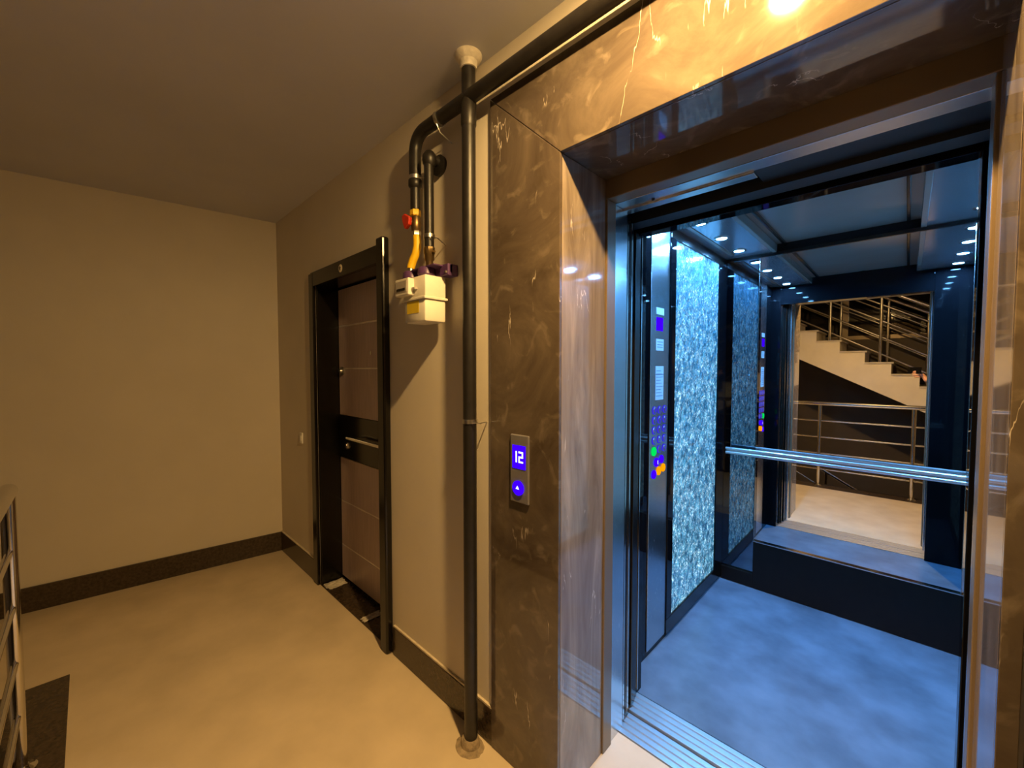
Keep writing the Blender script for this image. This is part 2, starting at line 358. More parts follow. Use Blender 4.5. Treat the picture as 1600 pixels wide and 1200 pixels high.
# marble lift surround
ms = thing('trim_2', 'polished brown marble surround of the lift with pale veins', 'surround', (-0.83, -0.01, 0), kind='structure')
MY0 = -0.014
prism('marble_slab', [(-1.162, 0), (-0.830, 0), (-0.830, 2.220), (-1.162, 2.530)], 'Y', MY0, 0.0, 'marble', ms, 0.0015)
prism('marble_slab', [(-1.1605, 2.532), (-0.8290, 2.2215), (FL - 0.001, 2.2215), (0.153, 2.2215), (0.153, 2.532)], 'Y', MY0, 0.0, 'marble', ms, 0.0015)
box('marble_slab', FL, 0.153, MY0, 0.0, 0, 2.2200, 'marble', ms, 0.0015)
box('marble_slab', -0.850, -0.8295, 0.0005, 0.266, 0, 2.219, 'marble_lit', ms, 0.001)
box('marble_slab', -0.850, FL + 0.02, 0.0005, 0.266, 2.2205, 2.241, 'marble', ms, 0.001)
box('marble_slab', FL, FL + 0.02, 0.0005, 0.266, 0, 2.219, 'marble_lit', ms, 0.001)
# shaft lining around the landing doors: closes the wall between landing and car
tag(boxes('wall_shaft', [(-2.2, -0.84, 0.27, 0.42, 0, 3.2), (FL + 0.01, 1.2, 0.27, 0.42, 0, 3.2), (-0.84, FL + 0.01, 0.335, 0.42, 2.26, 3.2),
                         (-2.2, -2.1, 0.42, 2.6, -0.3, 3.2), (1.1, 1.2, 0.42, 2.6, -0.3, 3.2), (-2.2, 1.2, 2.5, 2.6, -0.3, 3.2), (-2.2, 1.2, 0.42, 2.6, 3.1, 3.2), (-2.2, 1.2, 0.40, 2.6, -0.35, -0.25)], 'matteblack'),
    'black lining of the lift shaft around the car', 'wall', kind='structure')

# ------------------------------------------------------------------ landing door frame
fr = thing('landing_door_frame', 'steel and bronze door frame of the lift, set inside the marble', 'door frame', (-0.35, 0.35, 0))
box('bronze_jamb', -0.850, -0.822, 0.267, 0.330, 0, 2.15, 'bronze', fr, 0.003)
box('bronze_jamb', FL - 0.008, FL + 0.02, 0.267, 0.330, 0, 2.15, 'bronze', fr, 0.003)
box('bronze_header', -0.850, FL + 0.02, 0.267, 0.330, 2.15, 2.26, 'bronze', fr, 0.003)
box('steel_jamb', -0.850, -0.829, 0.331, 0.432, 0, 2.148, 'steel', fr, 0.002)
box('steel_jamb', FL, FL + 0.02, 0.331, 0.432, 0, 2.148, 'steel', fr, 0.002)
box('steel_soffit', -0.850, FL + 0.02, 0.331, 0.400, 2.149, 2.17, 'steel', fr, 0.002)
box('steel_soffit_plate', -0.850, -0.37, 0.4005, 0.445, 2.142, 2.17, 'steel', fr, 0.002)
lathe('screw', [(0.006, 0), (0.006, -0.004), (0.001, -0.006)], (-0.70, 0.385, 2.149), 'black', fr, 10)
box('track_cover', -0.37, FL + 0.02, 0.4005, 0.52, 2.150, 2.30, 'matteblack', fr)
box('hanger_cover', -1.6, 0.6, 0.5205, 0.60, 2.13, 2.45, 'matteblack', fr)
def sill(name, parent, y0, n, wd, gap, x0, x1, z):
    boxes(name, [(x0, x1, y0, y0 + n * (wd + gap), z - 0.03, z - 0.012)] + [(x0, x1, y0 + k * (wd + gap), y0 + k * (wd + gap) + wd, z - 0.012, z) for k in range(n)], 'alu', parent, 0.0008)
sill('sill', fr, 0.405, 4, 0.022, 0.008, -0.86, FL + 0.03, 0.003)

ld = thing('landing_door', 'open black landing door panels folded into the left side of the lift frame', 'sliding door', (-1.2, 0.47, 0))
for k, (y0, x1) in enumerate(((0.436, -0.838), (0.478, -0.842))):
    p = box('door_panel', -1.55, x1, y0, y0 + 0.034, 0.01, 2.128, 'black', ld, 0.003)
    box('edge_strip', x1 - 0.001, x1 + 0.002, y0 + 0.012, y0 + 0.020, 0.02, 2.12, 'chrome', p)

# ------------------------------------------------------------------ lift car
XL, XR, YF, YB, ZC = -0.95, 0.335, 0.66, 2.08, 2.285
car = thing('elevator_car', 'open lift car lit blue, with mirror, crackled glass panel and control panel', 'elevator', ((XL + XR) / 2, 1.35, 0))
box('car_floor', XL, XR, 0.655, YB + 0.03, -0.04, 0.0, 'carfloor', car)
sill('car_sill', car, 0.535, 4, 0.022, 0.008, -0.95, XR, 0.003)
box('side_wall', XL - 0.04, XL, YF, YB + 0.04, 0, 2.4, 'blackglass', car)
box('side_wall', XR, XR + 0.04, YF, YB + 0.04, 0, 2.4, 'blackglass', car)
box('back_wall', XL - 0.04, XR + 0.04, YB, YB + 0.04, 0, 2.4, 'kick', car)
fl = box('front_return', XL - 0.04, -0.872, 0.625, YF + 0.03, 0, 2.4, 'blackglass', car, 0.003)
box('edge_strip', -0.8725, -0.869, 0.640, 0.648, 0.02, 2.11, 'chrome', fl)
box('front_return', FL + 0.005, XR + 0.04, 0.625, YF + 0.03, 0, 2.4, 'blackglass', car, 0.003)
box('transom', -0.872, FL + 0.005, 0.625, YF + 0.03, 2.115, 2.4, 'blackglass', car, 0.003)
# car door panels parked on the left
for k, y0 in enumerate((0.545, 0.582)):
    box('car_door_panel', -1.5, -0.850 - 0.010 * k, y0, y0 + 0.030, 0.01, 2.10, 'black', car, 0.003)
# left wall: control column, black frame, crackled glass
box('frame_rail', XL, XL + 0.012, 1.120, YB, 0.02, 0.106, 'black', car, 0.002)
box('frame_rail', XL, XL + 0.012, 1.120, YB, 2.228, ZC, 'black', car, 0.002)
box('frame_stile', XL, XL + 0.012, 1.120, 1.190, 0.106, 2.228, 'blackglass', car, 0.002)
box('frame_stile', XL, XL + 0.012, 1.918, YB, 0.106, 2.228, 'blackglass', car, 0.002)
# crackled glass: thousands of facets
def crackle_panel(name, x, sgn, y0, y1, z0, z1, zs, parent):
    ny, nz = 46, 134; bm = bmesh.new(); g = []
    for i in range(nz + 1):
        row = []
        for j in range(ny + 1):
            y = y0 + (y1 - y0) * j / ny; z = z0 + (z1 - z0) * i / nz; d = 0.003
            if 0 < i < nz and 0 < j < ny:
                y += random.uniform(-1, 1) * 0.005; z += random.uniform(-1, 1) * 0.005
                d += random.uniform(-0.0024, 0.0024) * (1 if z < zs else 0.12)
            row.append(bm.verts.new((x + sgn * d, y, z)))
        g.append(row)
    for i in range(nz):
        for j in range(ny):
            a, b, c, d = g[i][j], g[i][j + 1], g[i + 1][j + 1], g[i + 1][j]
            if random.random() < 0.5: bm.faces.new((a, b, c)); bm.faces.new((a, c, d))
            else: bm.faces.new((a, b, d)); bm.faces.new((b, c, d))
    o = link(name, bm, 'crackle', parent); o['kind'] = 'stuff'
    return o
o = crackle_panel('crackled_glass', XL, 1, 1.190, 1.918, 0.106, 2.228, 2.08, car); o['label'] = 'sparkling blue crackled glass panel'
# control panel
cp = box('control_panel', XL, XL + 0.006, 0.895, 1.118, 0.03, ZC, 'steel', car, 0.002); cp['label'] = 'brushed steel control column with lit buttons'
xq = XL + 0.0062
def pan(name, y0, y1, z0, z1, m, t=0.0015): return box(name, xq, xq + t, y0, y1, z0, z1, m, cp)
pan('floor_display', 0.958, 1.035, 1.715, 1.785, 'blue')
pan('notice', 0.955, 1.045, 1.612, 1.672, 'paper')
pan('notice', 0.953, 1.048, 1.352, 1.530, 'paper')
pan('notice', 0.955, 1.045, 1.800, 1.835, 'paper')
for z in (1.655, 1.640, 1.628): box('print_line', xq + 0.0016, xq + 0.002, 0.966, 1.034, z, z + 0.004, 'print', cp)
for k in range(9): box('print_line', xq + 0.0016, xq + 0.002, 0.960, 1.040 - 0.012 * (k % 3), 1.372 + k * 0.0165, 1.375 + k * 0.0165, 'print', cp)
box('print_line', xq + 0.0016, xq + 0.002, 0.953, 1.048, 1.484, 1.488, 'print', cp)
rows = [(1.299, ('10', '11', '12')), (1.246, ('7', '8', '9')), (1.194, ('4', '5', '6')), (1.141, ('1', '2', '3')), (1.088, ('0', '-1', '-2'))]
def button(y, z, r, m, txt=None, tm='bluedim'):
    lathe('button', [(r, 0), (r, 0.004), (r * 0.9, 0.006)], (xq, y, z), 'steel' if m is None else m, cp, 20, 'X')
    if m is None: lathe('button_ring', [(r * 0.98, 0), (r * 1.18, 0.0005), (r * 1.18, 0.004), (r * 0.98, 0.004)], (xq, y, z), tm, cp, 20, 'X')
    if txt: digits('button_numeral', txt, (xq + 0.0062, y, z), (0, -1, 0) if False else (0, 1, 0), (0, 0, 1), (1, 0, 0), r * 0.95, tm if m is None else 'digit', cp)
for z, t in rows:
    for k, s in enumerate(t):
        y = 0.945 + k * 0.062
        if s == '0': button(y, z - 0.004, 0.024, 'green')
        else: button(y, z, 0.0175, None, s)
button(0.978, 1.022, 0.024, 'blue'); button(1.038, 1.030, 0.022, 'blue')
digits('button_mark', '1', (xq + 0.0062, 0.978, 1.022), (0, 1, 0), (0, 0, 1), (1, 0, 0), 0.018, 'digit', cp)
button(0.948, 0.962, 0.023, 'blue'); button(1.006, 0.972, 0.023, 'orange'); button(1.060, 0.980, 0.022, 'orange')
# back wall: tinted mirror, tall mirror, kick plate
box('tinted_mirror', XL + 0.013, -0.738, YB - 0.008, YB - 0.0005, 0.10, 2.262, 'darkmirror', car)
mi = box('mirror', -0.735, 0.232, YB - 0.012, YB - 0.0005, 0.334, 2.262, 'mirror', car)
box('mirror_edge', -0.7365, -0.735, YB - 0.0125, YB - 0.0005, 0.318, 2.262, 'chrome', mi)
box('mirror_edge', -0.7365, 0.232, YB - 0.032, YB - 0.0005, 0.327, 0.333, 'chrome', mi)
box('mirror_edge', 0.232, 0.2335, YB - 0.0125, YB - 0.0005, 0.318, 2.262, 'chrome', mi)
for xa in (0.240, 0.272, 0.304): box('mirror_strip', xa, xa + 0.026, YB - 0.014, YB - 0.0005, 0.10, 2.262, 'darkmirror', car, 0.002)
box('kick_plate', XL + 0.013, -0.735, YB - 0.03, YB - 0.0005, 0.004, 0.098, 'kick', car, 0.002)
box('kick_plate', -0.735, XR - 0.002, YB - 0.03, YB - 0.0005, 0.004, 0.326, 'kick', car, 0.002)
box('top_trim', XL, XR, YB - 0.02, YB, 2.262, ZC, 'black', car, 0.002)
# handrail
hz = 0.945; hy = YB - 0.075
hr = tube('handrail', [(XL + 0.045, hy, hz + 0.014), (XR - 0.06, hy, hz + 0.014)], 0.0115, 'steelh', car, 16)
tube('lower_tube', [(XL + 0.045, hy, hz - 0.014), (XR - 0.06, hy, hz - 0.014)], 0.0115, 'steelh', hr, 16)
box('rail_web', XL + 0.05, XR - 0.062, hy + 0.002, hy + 0.010, hz - 0.014, hz + 0.014, 'steelh', hr)
for x in (XL + 0.16, XR - 0.18): box('rail_bracket', x - 0.012, x + 0.012, hy + 0.008, YB - 0.012, hz - 0.010, hz + 0.010, 'chrome', hr, 0.002)
# right wall: tinted glass with steel trims
box('frame_rail', XR - 0.012, XR, 0.80, YB - 0.032, 0.02, 0.106, 'black', car, 0.002)
box('frame_rail', XR - 0.012, XR, 0.80, YB - 0.032, 2.228, ZC, 'black', car, 0.002)
box('frame_stile', XR - 0.012, XR, 0.80, 0.880, 0.106, 2.228, 'blackglass', car, 0.002)
box('frame_stile', XR - 0.012, XR, 1.918, YB - 0.032, 0.106, 2.228, 'blackglass', car, 0.002)
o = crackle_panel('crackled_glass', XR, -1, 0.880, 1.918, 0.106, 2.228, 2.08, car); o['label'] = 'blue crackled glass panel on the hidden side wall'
# ceiling
box('ceiling_strip', XL, -0.662, YF + 0.03, YB, ZC, ZC + 0.02, 'carstrip', car, 0.002)
box('ceiling_strip', 0.052, XR, YF + 0.03, YB, ZC, ZC + 0.02, 'carstrip', car, 0.002)
box('ceiling_panel', -0.662, 0.052, YF + 0.03, YB, ZC + 0.050, ZC + 0.07, 'carceil', car)
box('ceiling_trim', -0.664, -0.640, YF + 0.03, YB, ZC - 0.004, ZC + 0.05, 'carceil', car, 0.003)
box('ceiling_trim', 0.030, 0.054, YF + 0.03, YB, ZC - 0.004, ZC + 0.05, 'carceil', car, 0.003)
box('ceiling_trim', -0.600, -0.585, YF + 0.03, YB, ZC + 0.030, ZC + 0.05, 'black', car, 0.003)
box('ceiling_trim', -0.025, -0.010, YF + 0.03, YB, ZC + 0.030, ZC + 0.05, 'black', car, 0.003)
box('cable_cover', -0.888, -0.868, YF + 0.03, YB - 0.12, ZC - 0.004, ZC, 'carceil', car)
for x in (-0.81, 0.245):
    for y in (0.82, 1.17, 1.52, 1.87):
        s = lathe('ceiling_spot', [(0.030, 0.0), (0.040, -0.001), (0.042, -0.005), (0.033, -0.007), (0.031, -0.003)], (x, y, ZC), 'chrome', car, 24)
        lathe('spot_lens', [(0.0001, -0.0035), (0.027, -0.0032), (0.030, -0.002)], (x, y, ZC), 'led', s, 20)

# ------------------------------------------------------------------ apartment door
def apartment_door(name, label):
    t = thing(name, label, 'door', (-2.47, 0, 0), kind='structure')
    xo0, xo1 = -2.998, -1.940
    box('casing', xo0, dl + 0.004, -0.022, 0.0, 0, 2.165, 'black', t, 0.004)
    box('casing', dr - 0.004, xo1, -0.040, 0.0, 0, 2.195, 'black', t, 0.010)
    box('casing_head', xo0 + 0.03, dr - 0.004, -0.020, 0.0, 2.075, 2.172, 'black', t, 0.004)
    box('jamb_lining', dl - 0.0, dl + 0.024, 0.0005, 0.20, 0.006, 2.10, 'black', t, 0.002)
    box('jamb_lining', dr - 0.024, dr, 0.0005, 0.20, 0.006, 2.10, 'black', t, 0.002)
    box('head_lining', dl + 0.024, dr - 0.024, 0.0005, 0.20, 2.076, 2.10, 'black', t, 0.002)
    box('threshold', dl + 0.002, dr - 0.002, -0.004, 0.20, 0.0, 0.005, 'granite', t, 0.001)
    leaf = box('door_leaf', dl + 0.026, dr - 0.026, 0.150, 0.20, 0.02, 2.072, 'black', t, 0.002)
    a, b = dl + 0.030, dr - 0.030
    for z0, z1 in ((0.030, 0.252), (0.262, 0.572), (0.582, 0.888), (1.192, 1.512), (1.524, 1.806), (1.818, 2.066)):
        box('leaf_panel', a, b, 0.142, 0.1495, z0, z1, 'door', leaf, 0.002)
    for z in (0.257, 0.577, 1.518, 1.812):
        box('inlay_strip', a, b, 0.1435, 0.1495, z - 0.005, z + 0.005, 'inlay', leaf)
    box('lock_band', a, b, 0.140, 0.1495, 0.891, 1.189, 'black', leaf, 0.002)
    h = tube('pull_handle', [(-2.66, 0.085, 1.055), (-2.18, 0.085, 1.055)], 0.011, 'chrome', t, 14)
    box('handle_plate', -2.64, -2.20, 0.088, 0.100, 1.046, 1.064, 'chrome', h, 0.002)
    for x in (-2.60, -2.24): tube('handle_post', [(x, 0.09, 1.055), (x, 0.142, 1.055)], 0.009, 'chrome', h, 10)
    lathe('lock_rosette', [(0.026, 0), (0.026, -0.006), (0.014, -0.009), (0.012, -0.016), (0.001, -0.016)], (-2.78, 0.140, 0.985), 'chrome', t, 24, 'Y')
    lathe('lock_rosette', [(0.030, 0), (0.030, -0.008), (0.016, -0.012), (0.013, -0.024), (0.001, -0.024)], (-2.84, 0.142, 1.50), 'zinc', t, 24, 'Y')
    lathe('peephole', [(0.012, 0), (0.012, -0.004), (0.006, -0.006), (0.001, -0.004)], (-2.43, 0.142, 1.615), 'chrome', t, 20, 'Y')
    return t
d1 = apartment_door('door_1', 'black framed apartment door with mauve brown panels beside the gas meter')
em = lathe('door_emblem', [(0.0001, -0.004), (0.020, -0.004), (0.024, -0.001), (0.024, 0)], (-2.482, -0.020, 2.122), 'gold', d1, 28, 'Y')
bm = bmesh.new()
for k in range(5):
    a = math.pi / 2 + k * 2 * math.pi / 5
    vs = [bm.verts.new((-2.482 + r * math.cos(a + da), yy, 2.122 + r * math.sin(a + da))) for yy in (-0.0240, -0.0255) for r, da in ((0.016, 0), (0.006, 0.63), (0.0, 0), (0.006, -0.63))]
    for q in ((0, 1, 2, 3), (7, 6, 5, 4), (0, 4, 5, 1), (1, 5, 6, 2), (2, 6, 7, 3), (3, 7, 4, 0)): bm.faces.new([vs[j] for j in q])
link('emblem_star', bm, 'black', em)
d2 = copy_tree(d1, (D2 + 2.998, 0, 0)); d2.name = 'door_2'
d2['label'] = 'dark door frame at the right edge beyond the lift'
# crumpled protective film left on the threshold
def film(name, cx, cy, sx, sy, label, seed):
    rnd = random.Random(seed); bm = bmesh.new(); n = 9; g = []
    for i in range(n + 1):
        row = []
        for j in range(n + 1):
            u, v = i / n - 0.5, j / n - 0.5
            row.append(bm.verts.new((cx + u * sx + rnd.uniform(-1, 1) * sx * 0.05, cy + v * sy + rnd.uniform(-1, 1) * sy * 0.05, 0.008 + rnd.uniform(0, 0.018) * (1 - 1.6 * max(abs(u), abs(v))))))
        g.append(row)
    for i in range(n):
        for j in range(n): bm.faces.new((g[i][j], g[i + 1][j], g[i + 1][j + 1], g[i][j + 1]))
    o = link(name, bm, 'film', None)
    md = o.modifiers.new('thick', 'SOLIDIFY'); md.thickness = 0.001
    return tag(o, label, 'film', 'scraps of film on the door threshold')
film('plastic_scrap', -2.845, 0.070, 0.10, 0.13, 'crumpled clear film in the left corner of the door threshold', 1)
film('plastic_scrap', -2.31, 0.065, 0.055, 0.12, 'torn clear film nearer the right end of the door threshold', 2)

# doorbell push
sw = thing('doorbell_push', 'small white doorbell push on the wall left of the apartment door', 'doorbell', (-3.238, 0, 0.96))
box('bell_plate', -3.262, -3.214, -0.010, 0, 0.960, 1.040, 'white', sw, 0.003)
box('bell_button', -3.252, -3.224, -0.014, -0.0095, 0.980, 1.020, 'white', sw, 0.002)

# ------------------------------------------------------------------ gas pipes
PY = -0.064
def clampring(parent, p, axis, r, hook):
    bm = bmesh.new(); p = Vector(p); a = Vector(axis).normalized()
    atube(bm, [p - a * 0.008, p + a * 0.008], r + 0.004, 18)
    c = link('pipe_clamp', bm, 'zinc', parent, True)
    hk = Vector(hook); tube('clamp_screw', [p + hk * 0.5 + Vector((0, -r * 0.6, 0)), p + hk, (p.x + hk.x * 0.5, -0.001, p.z + hk.z * 1.4)], 0.0025, 'zinc', c, 6)
    return c
rp = thing('gas_riser', 'tall black gas riser pipe beside the marble with a branch running along the wall', 'pipe', (-1.228, PY, 0))
RX = -1.228
tube('riser_tube', [(RX, PY, 0.02), (RX, PY, 2.69)], 0.0265, 'pipe', rp, 28)
lathe('weld_collar', [(0.0265, -0.05), (0.0295, -0.042), (0.0295, 0.042), (0.0265, 0.05)], (RX, PY, 2.485), 'pipe', rp, 28)
lathe('ceiling_collar', [(0.027, -0.035), (0.032, -0.034), (0.034, -0.008), (0.046, 0.002), (0.052, 0.012), (0.052, 0.016)], (RX, PY, H - 0.016), 'plaster', rp, 26)
bm = bmesh.new(); rnd = random.Random(3); rings = []
for r, z in ((0.062, 0.0005), (0.054, 0.004), (0.042, 0.010), (0.038, 0.034), (0.032, 0.040), (0.025, 0.036)):
    rings.append([bm.verts.new((RX + (r * (1 + rnd.uniform(-.10, .10) * (r > .05))) * math.cos(k * math.pi / 15), PY - 0.0 + r * math.sin(k * math.pi / 15) * (0.72 if k < 15 else 1), z)) for k in range(30)])
for a, b in zip(rings, rings[1:]):
    for k in range(30): bm.faces.new((a[k], a[(k + 1) % 30], b[(k + 1) % 30], b[k]))
link('floor_collar', bm, 'dirty', rp, True)
clampring(rp, (RX, PY, 1.312), (0, 0, 1), 0.0265, (0.060, 0.0, -0.004))
# branch: along the wall above the lift, elbow, down to the meter valve
bp_ = rp
BZ = 2.545; BX = -1.596
path = [(2.2, PY, BZ), (-0.5, PY, BZ), (-1.2, PY, BZ)] + bend((-1.2, PY, BZ), (BX, PY, BZ), (BX, PY, 2.2), 0.085, 10) + [(BX, PY, 2.36)]
tube('branch_tube', path, 0.0265, 'pipe', bp_, 22)
tube('drop_tube', [(BX, PY, 2.36), (BX, PY, 2.222)], 0.022, 'pipe', bp_, 20)
lathe('reducer', [(0.0265, 0.02), (0.030, 0.015), (0.030, -0.01), (0.022, -0.02)], (BX, PY, 2.335), 'pipe', bp_, 20)
clampring(bp_, (-1.412, PY, BZ), (1, 0, 0), 0.0265, (0.0, 0.0, -0.055))
clampring(bp_, (BX, PY, 2.362), (0, 0, 1), 0.0235, (0.034, 0.02, 0.0))
# valve
vv = thing('gas_valve', 'yellow gas shut-off valve with red lever above the meter', 'valve', (BX + 0.004, PY, 2.12))
lathe('valve_nut', [(0.022, 0.014), (0.024, 0.010), (0.024, -0.010), (0.020, -0.014)], (BX, PY, 2.208), 'yellow', vv, 6)
lathe('valve_body', [(0.015, 0.04), (0.020, 0.028), (0.024, 0.0), (0.020, -0.028), (0.014, -0.036)], (BX + 0.003, PY, 2.158), 'brass', vv, 16)
tube('valve_stem', [(BX, PY, 2.165), (BX - 0.004, PY - 0.035, 2.165)], 0.009, 'zinc', vv, 10)
prism('lever', [(BX - 0.040, 2.192), (BX - 0.018, 2.200), (BX + 0.022, 2.176), (BX + 0.016, 2.146), (BX - 0.016, 2.132), (BX - 0.030, 2.158)], 'Y', PY - 0.048, PY - 0.030, 'red', vv, 0.004)
lathe('valve_nut', [(0.017, 0.012), (0.020, 0.008), (0.020, -0.008), (0.016, -0.012)], (BX + 0.006, PY, 2.118), 'zinc', vv, 6)
# yellow hose
hx = BX + 0.008
hs = tube('gas_hose', [(hx, PY, 2.108), (hx + 0.004, PY, 2.08), (hx + 0.006, PY - 0.002, 2.055), (hx - 0.001, PY - 0.006, 2.025), (hx - 0.014, PY - 0.012, 1.998), (hx - 0.022, PY - 0.016, 1.975), (hx - 0.022, PY - 0.018, 1.962)], [0.017, 0.018, 0.018, 0.018, 0.018, 0.018, 0.017], 'yellow', None, 16)
tag(hs, 'short bright yellow gas hose between the valve and the meter', 'hose')
# second pipe from meter up to an elbow into the wall
OX = -1.492
op = thing('gas_outlet_pipe', 'short black gas pipe rising from the meter and turning into the wall', 'pipe', (OX, PY, 1.99))
tube('outlet_tube', [(OX, PY, 2.03)] + bend((OX, PY, 2.03), (OX, PY, 2.415), (OX, 0, 2.415), 0.035, 8) + [(OX, -0.001, 2.415)], 0.0205, 'pipe', op, 20)
lathe('elbow_ball', [(0.001, 0.032), (0.018, 0.028), (0.029, 0.012), (0.031, -0.006), (0.027, -0.024), (0.021, -0.034)], (OX, PY + 0.004, 2.412), 'pipe', op, 20)
lathe('wall_flange', [(0.028, 0), (0.042, 0), (0.044, -0.016), (0.028, -0.020)], (OX, 0, 2.400), 'pipe', op, 22, 'Y')
clampring(op, (OX, PY, 2.083), (0, 0, 1), 0.0205, (0.060, 0.0, -0.02))
lathe('brass_union', [(0.020, 0.034), (0.024, 0.030), (0.024, 0.004), (0.021, 0.0), (0.021, -0.022), (0.016, -0.028), (0.016, -0.0555)], (OX, PY, 2.005), 'brass', op, 8)
tube('test_nipple', [(OX + 0.02, PY, 2.012), (OX + 0.040, PY, 2.012)], 0.005, 'brass', op, 8)
# meter
gm = thing('gas_meter', 'cream domestic gas meter with violet bracket hanging on the wall', 'gas meter', (-1.51, -0.08, 1.71))
x0, x1 = -1.600, -1.420
box('upper_case', x0 + 0.010, x1, -0.136, -0.030, 1.812, 1.903, 'meter', gm, 0.008, True)
box('lower_case', x0 + 0.022, x1 - 0.002, -0.136, -0.030, 1.712, 1.806, 'meter', gm, 0.010, True)
box('seam_flange', x0 + 0.012, x1 + 0.006, -0.142, -0.026, 1.804, 1.814, 'meter', gm, 0.002)
ix = box('index_box', x0 - 0.006, x0 + 0.098, -0.164, -0.130, 1.826, 1.897, 'meter', gm, 0.004)
box('index_window', x0 + 0.004, x0 + 0.086, -0.1655, -0.1635, 1.840, 1.886, 'grey', ix)
box('index_counter', x0 + 0.010, x0 + 0.076, -0.1668, -0.1656, 1.846, 1.856, 'black', ix)
box('seal_tab', x0 + 0.100, x0 + 0.124, -0.150, -0.135, 1.846, 1.856, 'grey', gm, 0.002)
box('warning_sticker', x0 + 0.045, x0 + 0.135, -0.1372, -0.1362, 1.750, 1.800, 'sticker', gm)
boxes('bracket', [(x0 - 0.03, x1 + 0.045, -0.045, -0.030, 1.915, 1.950), (x1 - 0.01, x1 + 0.045, -0.055, -0.002, 1.905, 1.952), (x0 + 0.02, x1 + 0.01, -0.10, -0.030, 1.944, 1.950)], 'purple', gm, 0.002)
for x in (hx - 0.022, OX):
    lathe('union_cap', [(0.030, 0.016), (0.036, 0.010), (0.038, -0.014), (0.032, -0.022), (0.030, -0.028)], (x, PY - 0.016, 1.932), 'purple', gm, 12)
lathe('hose_ferrule', [(0.012, 0.022), (0.014, 0.018), (0.014, -0.006)], (hx - 0.022, PY - 0.018, 1.950), 'zinc', gm, 12)
box('bracket_bolt', x1 + 0.028, x1 + 0.040, -0.062, -0.054, 1.914, 1.922, 'zinc', gm)

# ------------------------------------------------------------------ call panel
cpn = thing('call_panel', 'steel lift call panel with glowing blue number 12 on the marble pier', 'call panel', (-1.003, MY0, 1.03))
box('panel_plate', -1.047, -0.957, MY0 - 0.010, MY0, 1.030, 1.278, 'satin', cpn, 0.004)
dp = box('display', -1.034, -0.970, MY0 - 0.0115, MY0 - 0.0098, 1.155, 1.240, 'blue', cpn)
digits('display_numeral', '12', (-1.007, MY0 - 0.0116, 1.198), (1, 0, 0), (0, 0, 1), (0, -1, 0), 0.035, 'digit', dp, 0.17)
bt = lathe('call_button', [(0.0001, -0.006), (0.016, -0.006), (0.018, -0.003), (0.018, 0)], (-1.004, MY0 - 0.010, 1.085), 'steel', cpn, 24, 'Y')
lathe('button_ring', [(0.0165, -0.0065), (0.0265, -0.0055), (0.0265, 0), (0.0165, 0)], (-1.004, MY0 - 0.010, 1.085), 'blue', cpn, 28, 'Y')
prism('button_arrow', [(-1.012, 1.082), (-0.996, 1.082), (-1.004, 1.094)], 'Y', MY0 - 0.0172, MY0 - 0.0162, 'digit', cpn)

# ------------------------------------------------------------------ hall lamp
def ceiling_lamp(label, LX, LY, bulbmat):
    lp = thing('ceiling_lamp', label, 'ceiling lamp', (LX, LY, H))
    lathe('lamp_base', [(0.085, 0), (0.085, -0.010), (0.078, -0.014), (0.03, -0.015)], (LX, LY, H), 'white', lp, 32)
    lathe('bulb_socket_shade', [(0.020, -0.012), (0.026, -0.030), (0.042, -0.058), (0.044, -0.069), (0.041, -0.069), (0.040, -0.062), (0.010, -0.062)], (LX - 0.015, LY + 0.03, H), 'white', lp, 18)  # socket lip and flat bulb shaped to hold back sideways light
    lathe('bulb', [(0.0395, -0.0630), (0.0385, -0.068), (0.033, -0.0725), (0.022, -0.0755), (0.010, -0.0768), (0.0001, -0.077)], (LX - 0.015, LY + 0.03, H), bulbmat, lp, 24)
    gd = lathe('glass_dome', [(0.1085, -0.0945), (0.095, -0.104), (0.055, -0.125), (0.016, -0.134)], (LX, LY, H), 'dome', lp, 40)
    lathe('added_frosted_band', [(0.150, -0.020), (0.148, -0.034), (0.128, -0.072), (0.1085, -0.0945)], (LX, LY, H), 'frost', gd, 40)  # band added to weaken light leaving the dome sideways
    lathe('finial', [(0.0001, -0.146), (0.010, -0.143), (0.015, -0.138), (0.016, -0.134), (0.0001, -0.132)], (LX, LY, H), 'chrome', lp, 20)
ceiling_lamp('round clear glass ceiling lamp in front of the lift, mirrored in the marble', -0.275, -0.455, 'bulb')

# ------------------------------------------------------------------ landing railing
RY = -1.315
rl = thing('landing_railing', 'chrome railing with horizontal rails along the stairwell edge', 'railing', (-0.3, RY, 0))
posts = [-2.36, -1.62, -0.80, 0.066, 0.93, 1.80]
for x in posts:
    p = tube('post', [(x, RY, 0.004), (x, RY, 1.045)], 0.0205, 'chrome', rl, 18)
    lathe('post_flange', [(0.044, 0.0), (0.044, 0.006), (0.026, 0.014), (0.021, 0.022)], (x, RY, 0.004), 'chrome', p, 22)
tube('handrail', [(posts[0] - 0.02, RY, 1.066), (2.3, RY, 1.066)], 0.0255, 'chrome', rl, 20)
for z in (0.845, 0.635, 0.425, 0.220): tube('rail', [(posts[0], RY, z), (2.25, RY, z)], 0.0105, 'chrome', rl, 12)

